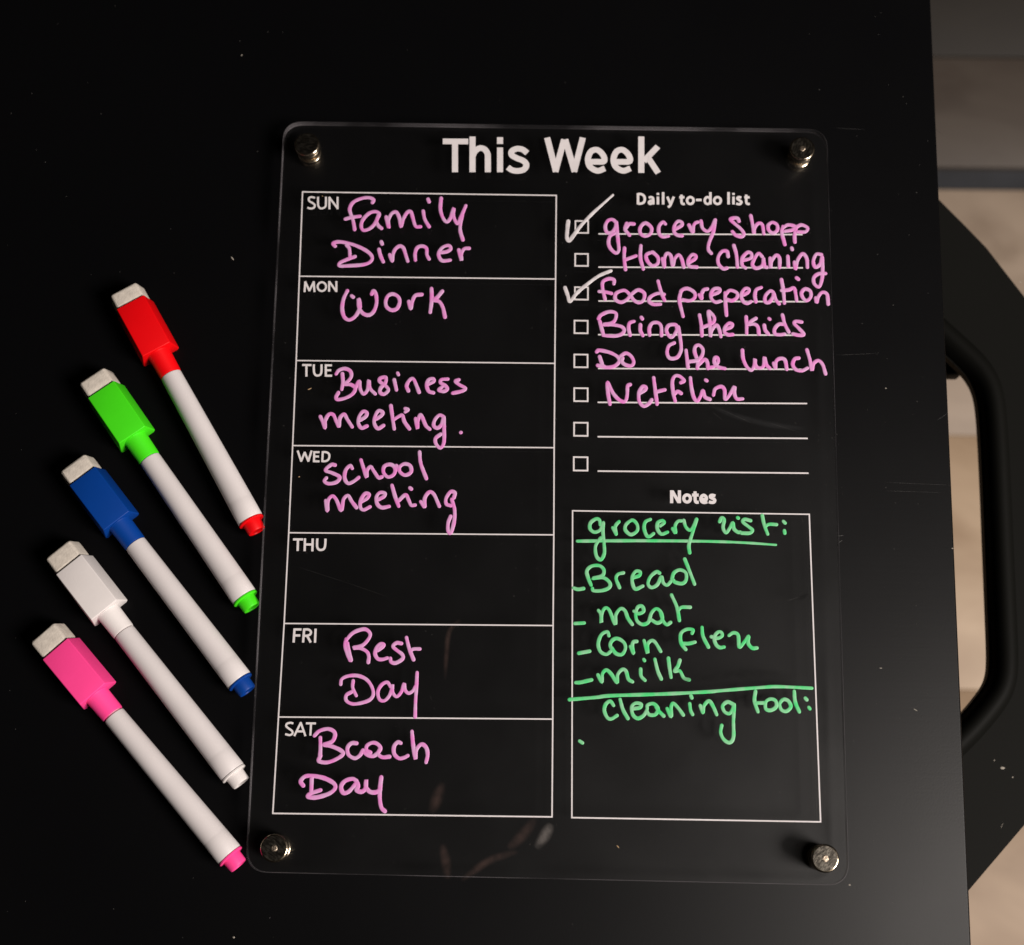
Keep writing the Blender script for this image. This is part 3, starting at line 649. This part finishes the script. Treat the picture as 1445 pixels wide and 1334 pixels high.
# dust on the table itself
sp = [(328, 365, 1.8, 0.5, -0.9), (341, 78, 1.0, 0.35, 1.2), (1243, 943, 1.0, 0.3, 0), (1292, 1002, 1.6, 0.25, -0.5), (1199, 1249, 0.8, 0.5, 0), (330, 1323, 0.8, 0.6, 0), (1250, 548, 0.6, 0.4, 0), (1344, 774, 0.7, 0.4, 0)]
o = flecks("table_dust", sp, 0.0, M_dust); tag(o, "pale dust flecks scattered on the black table top", "dust", kind="stuff")
sp = []
for k in range(170):
    sp.append((random.choice([random.uniform(0, 400), random.uniform(1200, 1360), random.uniform(0, 1360)]), random.uniform(0, 1330), random.uniform(0.15, 0.6), random.uniform(0.1, 0.3), random.uniform(0, 3)))
sp = [s for s in sp if not (395 < s[0] < 1200 and 165 < s[1] < 1250) and not (40 < s[0] < 380 and 395 < s[1] < 1235) and s[0] < 1312]
o = flecks("fine_dust", sp, 0.0, M_faint); tag(o, "faint grey dust and hairline scratches on the black table top", "dust", kind="stuff")
sp = [(px, py, ln, 0.09, a) for px, py, ln, a in ((1210, 500, 16, 0.06), (1300, 683, 26, -0.03), (1290, 694, 22, -0.02), (1330, 588, 5, 0.6), (1200, 182, 12, -0.05), (1325, 186, 4, -0.7))]
o = flecks("table_scratches", sp, 0.0, M_hair); tag(o, "faint hairline scratches in the table top right of the board", "scratches", kind="stuff")
o = flecks("plate_dust", [(1415, 1084, 1.8, 0.9, 0), (1403, 1073, 0.8, 0.3, 0.8), (1429, 1097, 0.6, 0.5, 0), (1414, 1165, 2.2, 0.12, 1.1), (1440, 398, 1.0, 0.3, 0.1)], PZ, M_dust, br, orig); o["kind"] = "stuff"

# ------------------------------------------------------------------ magnets at the four corners
MAGS = [((433.5, 205.5), "round nickel magnet at the board's top left corner, above the word SUN"),
        ((1131.5, 211.5), "round nickel magnet at the board's top right corner, right of the title"),
        ((387.5, 1197), "round dark magnet at the board's bottom left corner, beside the pink marker's tip"),
        ((1163.5, 1211.5), "bright scratched round magnet at the board's bottom right corner, below the notes box")]
def make_magnet():
    root = empty("round_magnet", (0, 0, 0))
    R = 4.6; Q = 4.3
    bm = bmesh.new()
    lathe(bm, [(8.12, R - .45), (8.12, R - .25), (8.3, R), (9.6, R), (9.75, R - .16), (9.9, R), (11.35, R), (11.6, R - .12), (11.8, R - .42), (11.8, R - .6)], 56)
    from_bm("upper_disc", bm, M_nickel, root, angle=40)
    bm = bmesh.new(); lathe(bm, [(11.70, R - .52), (11.83, R - .60), (11.83, 0.02)], 48)
    from_bm("scratched_face", bm, M_face, root, angle=40)
    bm = bmesh.new(); lathe(bm, [(11.80, 1.15), (11.89, 1.05), (11.92, 0.7), (11.88, 0.02)], 24)
    from_bm("centre_spot", bm, M_dimple, root, angle=60)
    bm = bmesh.new(); lathe(bm, [(0.02, Q - .4), (0.3, Q), (2.3, Q), (2.5, Q - .18), (2.7, Q), (4.7, Q), (4.98, Q - .4)], 56)
    from_bm("lower_disc", bm, M_nickel, root, angle=40)
    return root
def copy_thing(src):
    c = src.copy(); COL.objects.link(c)
    for ch in list(src.children):
        k = ch.copy(); COL.objects.link(k); k.parent = c
        for g in list(ch.children):
            q = g.copy(); COL.objects.link(q); q.parent = k
    return c
mag0 = make_magnet()
for i, ((px, py), lab) in enumerate(MAGS):
    o = mag0 if i == 3 else copy_thing(mag0)
    if i == 0:                                   # this one has a plain, unmarked face
        for ch in list(o.children):
            if ch.name.startswith("centre_spot"): bpy.data.objects.remove(ch)
    p = on_plane(px, py, 10.6)
    o.location = Vector((p.x, p.y, 0)) * MM; o.rotation_euler = (0, 0, i * 1.3)
    tag(o, lab, "magnet", "magnets at the corners of the planner board")

# ------------------------------------------------------------------ markers
def make_marker(colour, p_cap, p_tail, label, er=6.4, gap=0.0, roll=0.0):
    H = 10.4; axz = 5.35
    a = on_plane(*p_cap, H); b = on_plane(*p_tail, axz)
    d = (b - a).xy; Ln = d.length; ang = math.atan2(d.y, d.x)
    root = empty("dry_erase_marker", (a.x, a.y, 0), ang)
    tag(root, label, "marker", "dry erase markers fanned out left of the board")
    mc = M_cap[colour]
    root.rotation_euler.x = math.radians(roll)
    sec = lambda ht, hb, z0, z1: [(-ht, z1), (ht, z1), (hb, z0 + 1.2), (hb - 0.8, z0), (-hb + 0.8, z0), (-hb, z0 + 1.2)]
    bm = bmesh.new(); prism(bm, sec(5.45, 7.2, 0.1, H), 0, 20.8, 0.35)
    cap = from_bm("cap", bm, mc, root, angle=50)
    bm = bmesh.new(); lathe(bm, [(20.3, 3.9), (20.9, 4.35), (21.4, 4.15), (29.6 - gap, 4.0), (30.1 - gap, 3.85), (30.15 - gap, 3.5)], 40, 'X', (0, 0, axz))
    from_bm("cap_neck", bm, mc, cap, angle=40)
    bm = bmesh.new(); prism(bm, sec(5.15, 6.6, 0.8, H - 0.6), -er - 0.7, -0.05, 1.1, 4)
    bmesh.ops.subdivide_edges(bm, edges=list(bm.edges), cuts=2, use_grid_fill=True)
    for v in bm.verts:
        if v.co.x < -0.001: v.co += Vector((random.uniform(-1, 1), random.uniform(-1, 1), random.uniform(-1, 1))) * 0.00005
    from_bm("eraser", bm, M_felt, root, angle=60)
    bm = bmesh.new()
    lathe(bm, [(29.2, 3.1), (30.25, 3.5), (30.35, 3.80), (31.0, 3.86), (Ln - 8, 4.56), (Ln - 7.7, 4.55), (Ln - 7.4, 4.58), (Ln - 0.3, 4.62), (Ln, 4.45), (Ln, 3.6)], 56, 'X', (0, 0, axz))
    from_bm("barrel", bm, M_white, root, angle=40)
    bm = bmesh.new()
    lathe(bm, [(Ln - 0.6, 3.4), (Ln + 0.02, 4.3), (Ln + 0.25, 4.62), (Ln + 0.75, 4.62), (Ln + 0.95, 4.4), (Ln + 1.0, 3.35), (Ln + 4.3, 3.2), (Ln + 4.75, 3.0), (Ln + 4.85, 2.7), (Ln + 4.8, 2.2), (Ln + 4.45, 2.0), (Ln + 4.45, 0.02)], 48, 'X', (0, 0, axz))
    from_bm("end_plug", bm, mc, root, angle=40)
    return root
make_marker("red", (182.5, 426.5), (353.1, 734.5), "white marker with red eraser cap and red end plug, uppermost of the five", 5.6, 0.0, -1.5)
make_marker("green", (141.7, 549.5), (344.8, 843), "white marker with bright green eraser cap, between the red and blue ones", 6.1, 0.1, -0.6)
make_marker("blue", (115, 671.9), (337.6, 961), "white marker with dark blue eraser cap, between the green and all-white ones", 5.8, 0.0, -1.0)
make_marker("white", (97, 796), (328.8, 1090), "all-white marker with white eraser cap, between the blue and pink ones", 6.5, 0.2, 0.8)
make_marker("pink", (78, 915), (324.4, 1206.4), "white marker with hot pink eraser cap, lowest of the five", 7.0, 0.55, 1.2)
